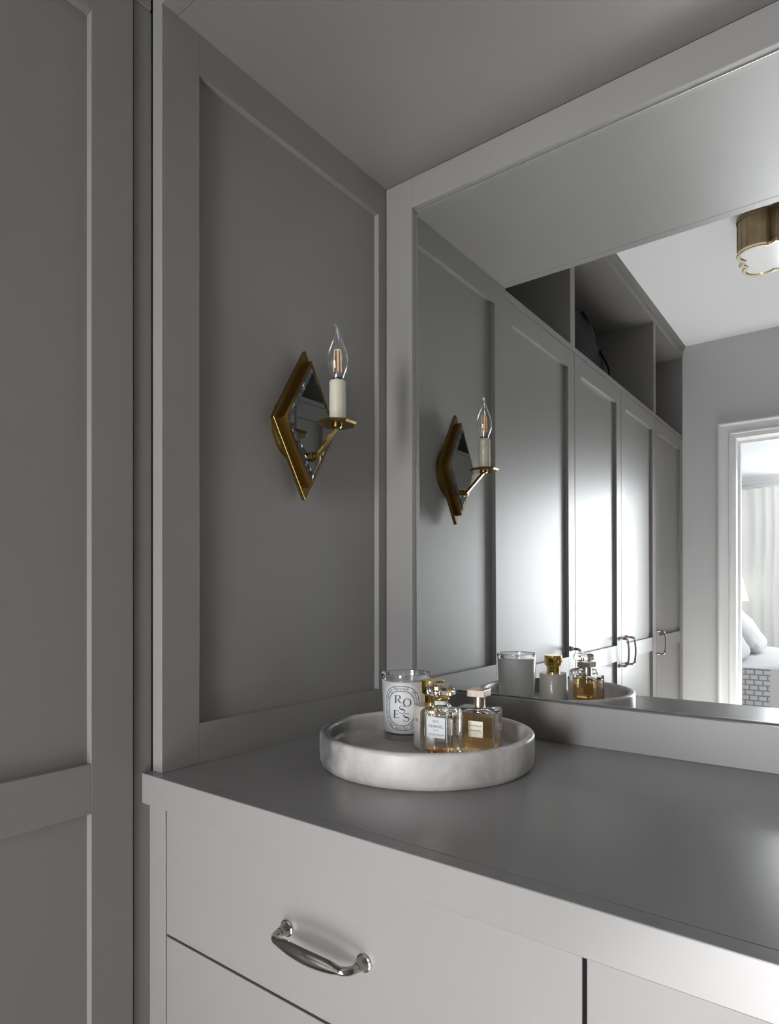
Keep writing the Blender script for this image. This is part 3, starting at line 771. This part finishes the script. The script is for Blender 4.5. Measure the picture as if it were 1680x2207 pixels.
# --- amber rectangular bottle
BX_, BY_, BR = .3237, -.2016, radians(8)
gb = thing('perfume_bottle', 'amber-filled rectangular perfume bottle with a square metallic cap', 'perfume', (BX_, BY_, FT), BR)
hw_, ht_ = .0289, .0155
ou = [(FT, hw_ - .0008, ht_ - .0008, .0008), (FT + .0008, hw_, ht_, .0009), (.0820, hw_, ht_, .0009), (.0830, hw_ - .0012, ht_ - .0012, .0009), (.0832, .0085, .0085, .0084), (.0845, .0075, .0075, .0074)]
inn_ = [(FT + .0040, hw_ - .0045, ht_ - .0035, .002), (.0760, hw_ - .0045, ht_ - .0035, .002), (.0785, hw_ - .012, ht_ - .006, .003), (.0800, .0050, .0050, .0049), (.0835, .005, .005, .0049)]
build('bottle', shell(BX_, BY_, BR, ou, inn_), GLASS, gb, smooth=True, fix=False, angle=25)
build('perfume', MB().loft([rrect(BX_, BY_, a, c, .002, BR, z) for z, a, c in ((FT + .0041, hw_ - .0046, ht_ - .0036), (.0735, hw_ - .0046, ht_ - .0036), (.0752, hw_ - .0050, ht_ - .0040))]), AMBER, gb)
build('neck', MB().lathe([(0, .0834), (.0082, .0834), (.0086, .0842), (.0082, .0850), (.0082, .0986), (0, .0986)], BX_, BY_, 48), ROSEG, gb, smooth=True)
build('cap', MB().loft([rrect(BX_ - .0006, BY_, .0131, .0142, .0006, BR, z, 1) for z in (.0988, .1085)]), ROSEG, gb, bev=.0005)
P0 = plane(BX_, BY_, BR, ht_, .0002); P1 = plane(BX_, BY_, BR, ht_, .00035)
lb = build('label', MB().add([P0(-.0110, .0427), P0(.0113, .0427), P0(.0113, .0653), P0(-.0110, .0653)], [(0, 1, 2, 3)]), PAPER2, gb)
ik = MB()
text_on_plane(ik, 'GABRIELLE', .0000, .0588, .0188, .0021, P1)
text_on_plane(ik, 'CHANEL', .0000, .0518, .0190, .0029, P1)
text_on_plane(ik, 'PARIS', .0000, .0476, .0060, .0011, P1)
sub(lb, 'label_print', ik, INK, fix=False)

# --- cream cylinder bottle with gold cap
RX, RY = .2497, -.2109
cr = thing('perfume_bottle', 'cream cylindrical perfume bottle with a flared polished gold cap', 'perfume', (RX, RY, FT))
build('bottle', MB().lathe([(0, FT), (.0268, FT), (.0279, FT + .0012), (.0279, .0790), (.0270, .0802), (0, .0802)], RX, RY, 72), CREAMB, cr, smooth=True)
build('cap', MB().lathe([(0, .0803), (.0132, .0803), (.0132, .0935), (.0138, .0950), (.0172, .0975), (.0177, .0985), (.0177, .1160), (.0172, .1168), (0, .1168)], RX, RY, 64), GOLD, cr, smooth=True, angle=30)
def cw(u_, w_):
    an = radians(-83) + u_ / .028
    return (RX + .02825 * cos(an), RY + .02825 * sin(an), w_)
ik = MB()
text_on_plane(ik, 'PR', -.0135, .0600, .0070, .0048, cw)
build('print', ik, INKG, cr, fix=False)

# ------------------------------------------------------------------ ceiling light
LX, LY, LB, LC, LR, LHh = .5246, -1.5778, .1256, .0631, .0609, .130
cl = thing('ceiling_light', 'brass quatrefoil flush ceiling lamp with a white glass diffuser', 'lamp', (LX, LY, ZC - LHh))
def quat(off, z):
    pts = []
    for q in range(4):
        base = radians(45 + 90 * q); r_ = LR - off
        cx_, cy_ = LX + LC * cos(base) * math.sqrt(2), LY + LC * sin(base) * math.sqrt(2)
        # arc of the lobe, then the pointed barb on the axis
        for i in range(17):
            a = base - radians(90) + radians(180) * i / 16
            pts.append((cx_ + r_ * cos(a), cy_ + r_ * sin(a)))
        ax_ = base + radians(45); bb = LB - off * 1.3
        pts.append((LX + (bb - .022) * cos(ax_) - .016 * sin(ax_ - 0) * -1 * -1, LY + (bb - .022) * sin(ax_) + .016 * cos(ax_) * -1)) if False else None
        pts.append((LX + bb * cos(ax_), LY + bb * sin(ax_)))
    # keep only the outline order by angle around the centre
    out = []
    for p in pts:
        if p is None: continue
        out.append(p)
    res = []
    for p in out:
        # discard points buried inside neighbouring shapes (arc ends crossing the barb)
        a = math.atan2(p[1] - LY, p[0] - LX); res.append((a % (2 * pi), p))
    res.sort(key=lambda t: t[0])
    return [(p[0], p[1], z) for a, p in res]
zt_ = ZC - .0005; zb_ = ZC - LHh
build('ceiling_plate', MB().loft([quat(-.003, zt_), quat(-.003, zt_ - .012), quat(0, zt_ - .014)]), BRASS_D, cl)
build('drum', MB().loft([quat(.0005, zt_ - .0142), quat(.0005, zb_ + .012)], cap=False), BRASS_D, cl)
sd = MB()
for q in range(4):
    for i in range(-4, 5):
        a = radians(45 + 90 * q + i * 22); cx_, cy_ = LX + LC * cos(radians(45 + 90 * q)) * math.sqrt(2), LY + LC * sin(radians(45 + 90 * q)) * math.sqrt(2)
        x, y = cx_ + (LR + .0002) * cos(a), cy_ + (LR + .0002) * sin(a)
        sd.tube([(x, y, zt_ - .0145), (x, y, zb_ + .0125)], .0011, 6)
build('reeding', sd, BRASS_D, cl)
build('rim', MB().loft([quat(-.001, zb_ + .012), quat(-.0025, zb_ + .010), quat(-.0025, zb_ + .002), quat(-.001, zb_), quat(.009, zb_), quat(.009, zb_ + .006), quat(.012, zb_ + .006), quat(.012, zb_ + .010)], cap=False), BRIGHTB, cl)
build('diffuser', MB().loft([quat(.0121, zb_ + .0055), quat(.0121, zb_ + .0085)]), DIFF, cl)

# ------------------------------------------------------------------ bedroom
bd = thing('bed', 'bed beyond the doorway with a grey chain-patterned coverlet', 'bed', (0, -5.0, FL))
build('mattress', MB().box(-.62, 1.36, -5.98, -4.09, FL + .12, -.335), LINEN, bd, bev=.04, seg=4)
cv = MB(); nx_, rows = 40, []
pts_yz = [(-4.045, FL + .08), (-4.050, -.50), (-4.056, -.36)]
loops = []
for i in range(nx_ + 1):
    x = -.60 + 1.98 * i / nx_; wv = .006 * sin(i * 1.3) + .004 * sin(i * 2.9)
    loops.append([(x, -4.045 + wv * 1.5, FL + .08), (x, -4.052 + wv, -.5), (x, -4.062 + wv * .4, -.37), (x, -4.075, -.327), (x, -4.09, -.318), (x, -4.094, -.33), (x, -4.084, -.37), (x, -4.075, -.5), (x, -4.072, FL + .08)])
cv.loft(loops, cap=False)
build('coverlet', cv, COVER, bd, smooth=True)
sh = MB(); loops = []
for j in range(21):
    y = -4.09 - 1.9 * j / 20
    loops.append([(-.63 + 2.0 * i / 30, y + (0 if j else -.0), -.312 + .006 * sin(i * .9 + j * .6) + .004 * sin(i * 2.1 - j) - (.02 if i in (0, 30) or j in (0, 20) else 0)) for i in range(31)])
sh.loft(loops, close=False, cap=False)
build('top_sheet', sh, LINEN, bd, smooth=True)
build('headboard', MB().box(-.71, -.64, -6.0, -4.07, FL, .18), LINEN, bd, bev=.02, seg=3)

def pillow(label, loc, tilt, sx_, sy_, sz_, yaw=0):
    m_ = MB(); nu, nv_ = 28, 16; loops_ = []
    for j in range(nv_ + 1):
        ph = -pi / 2 + pi * j / nv_; lp = []
        for i in range(nu):
            th = 2 * pi * i / nu
            def sp_(v, e): return abs(v) ** e * (1 if v >= 0 else -1)
            x = sx_ * sp_(cos(th), .45) * sp_(cos(ph), .5); y = sy_ * sp_(sin(th), .45) * sp_(cos(ph), .5); z = sz_ * sp_(sin(ph), 1.0)
            f_ = 1 - .10 * (abs(cos(2 * th)) < .3)
            z *= (1 - .5 * (abs(x / sx_) ** 4 + abs(y / sy_) ** 4) / 2)
            z += .012 * sin(x * 31 + y * 11) * cos(y * 17)
            lp.append(Vector((x * f_, y * f_, z)))
        loops_.append(lp)
    R_ = Matrix.Rotation(yaw, 3, 'Z') @ Matrix.Rotation(tilt, 3, 'Y')
    m_.loft([[R_ @ p + Vector(loc) for p in lp] for lp in loops_], cap=False)
    return solo('pillow', m_, LINEN, loc, label=label, cat='pillow', smooth=True, angle=80)
pillow('white pillow nearest the doorway, propped against the headboard', (-.130, -4.52, -.120), radians(50), .225, .34, .080)
pillow('white pillow behind the nearer one, leaning towards the curtain', (-.115, -5.26, -.085), radians(52), .265, .36, .085)

ns = thing('nightstand', 'white nightstand on the far side of the bed', 'table', (-.42, -6.28, FL))
build('body', MB().box(-.66, -.18, -6.46, -6.08, FL + .12, -.30), TRIMP, ns, bev=.004)
for x in (-.64, -.22):
    for y in (-6.44, -6.12): build('leg', MB().box(x, x + .03, y, y + .03, FL, FL + .12), TRIMP, ns)
tl_ = thing('table_lamp', 'bedside lamp with a tapered white drum shade', 'lamp', (-.355, -6.28, -.30))
build('base', MB().lathe([(0, -.2995), (.075, -.2995), (.075, -.28), (.03, -.26), (.045, -.18), (.06, -.10), (.045, -.03), (.018, .02), (.010, .06), (.010, .18), (0, .18)], -.355, -6.28, 32), OPAL, tl_, smooth=True)
build('lamp_shade', MB().lathe([(.170, .122), (.118, .352), (.116, .352), (.168, .122), (.170, .122)], -.355, -6.28, 48), SHADE, tl_, smooth=True)
build('shade_ring', MB().lathe([(0, .178), (.117, .350), (.117, .346), (0, .172)], -.355, -6.28, 12), NICKEL, tl_)

ct = thing('curtain', 'ivory pleated curtain hanging beyond the bedside lamp', 'curtain', (-.2, -6.50, FL))
def curt(x0, x1, n, name='cloth'):
    m_ = MB(); rows_ = []
    for j in range(13):
        z = FL + .02 + (1.283 - FL - .02) * j / 12; row = []
        for i in range(n + 1):
            x = x0 + (x1 - x0) * i / n
            amp = .013 + .004 * sin(x * 9)
            y = -6.50 + amp * sin(x * 62 + 1.2 * sin(x * 13) + .25 * sin(j * .5)) + .006 * sin(x * 21 + j * .3)
            dz = (.006 * sin(x * 62) if j == 12 else 0)
            row.append((x + .006 * sin(j * .8), y, z + dz))
        rows_.append(row)
    m_.loft(rows_, close=False, cap=False)
    return m_
build('cloth', curt(-.52, .10, 140), CURT, ct, smooth=True, angle=80)
build('curtain_rod', MB().tube([(-.60, -6.545, 1.30), (.16, -6.545, 1.30)], .009, 12), TRIMP, ct, smooth=True)
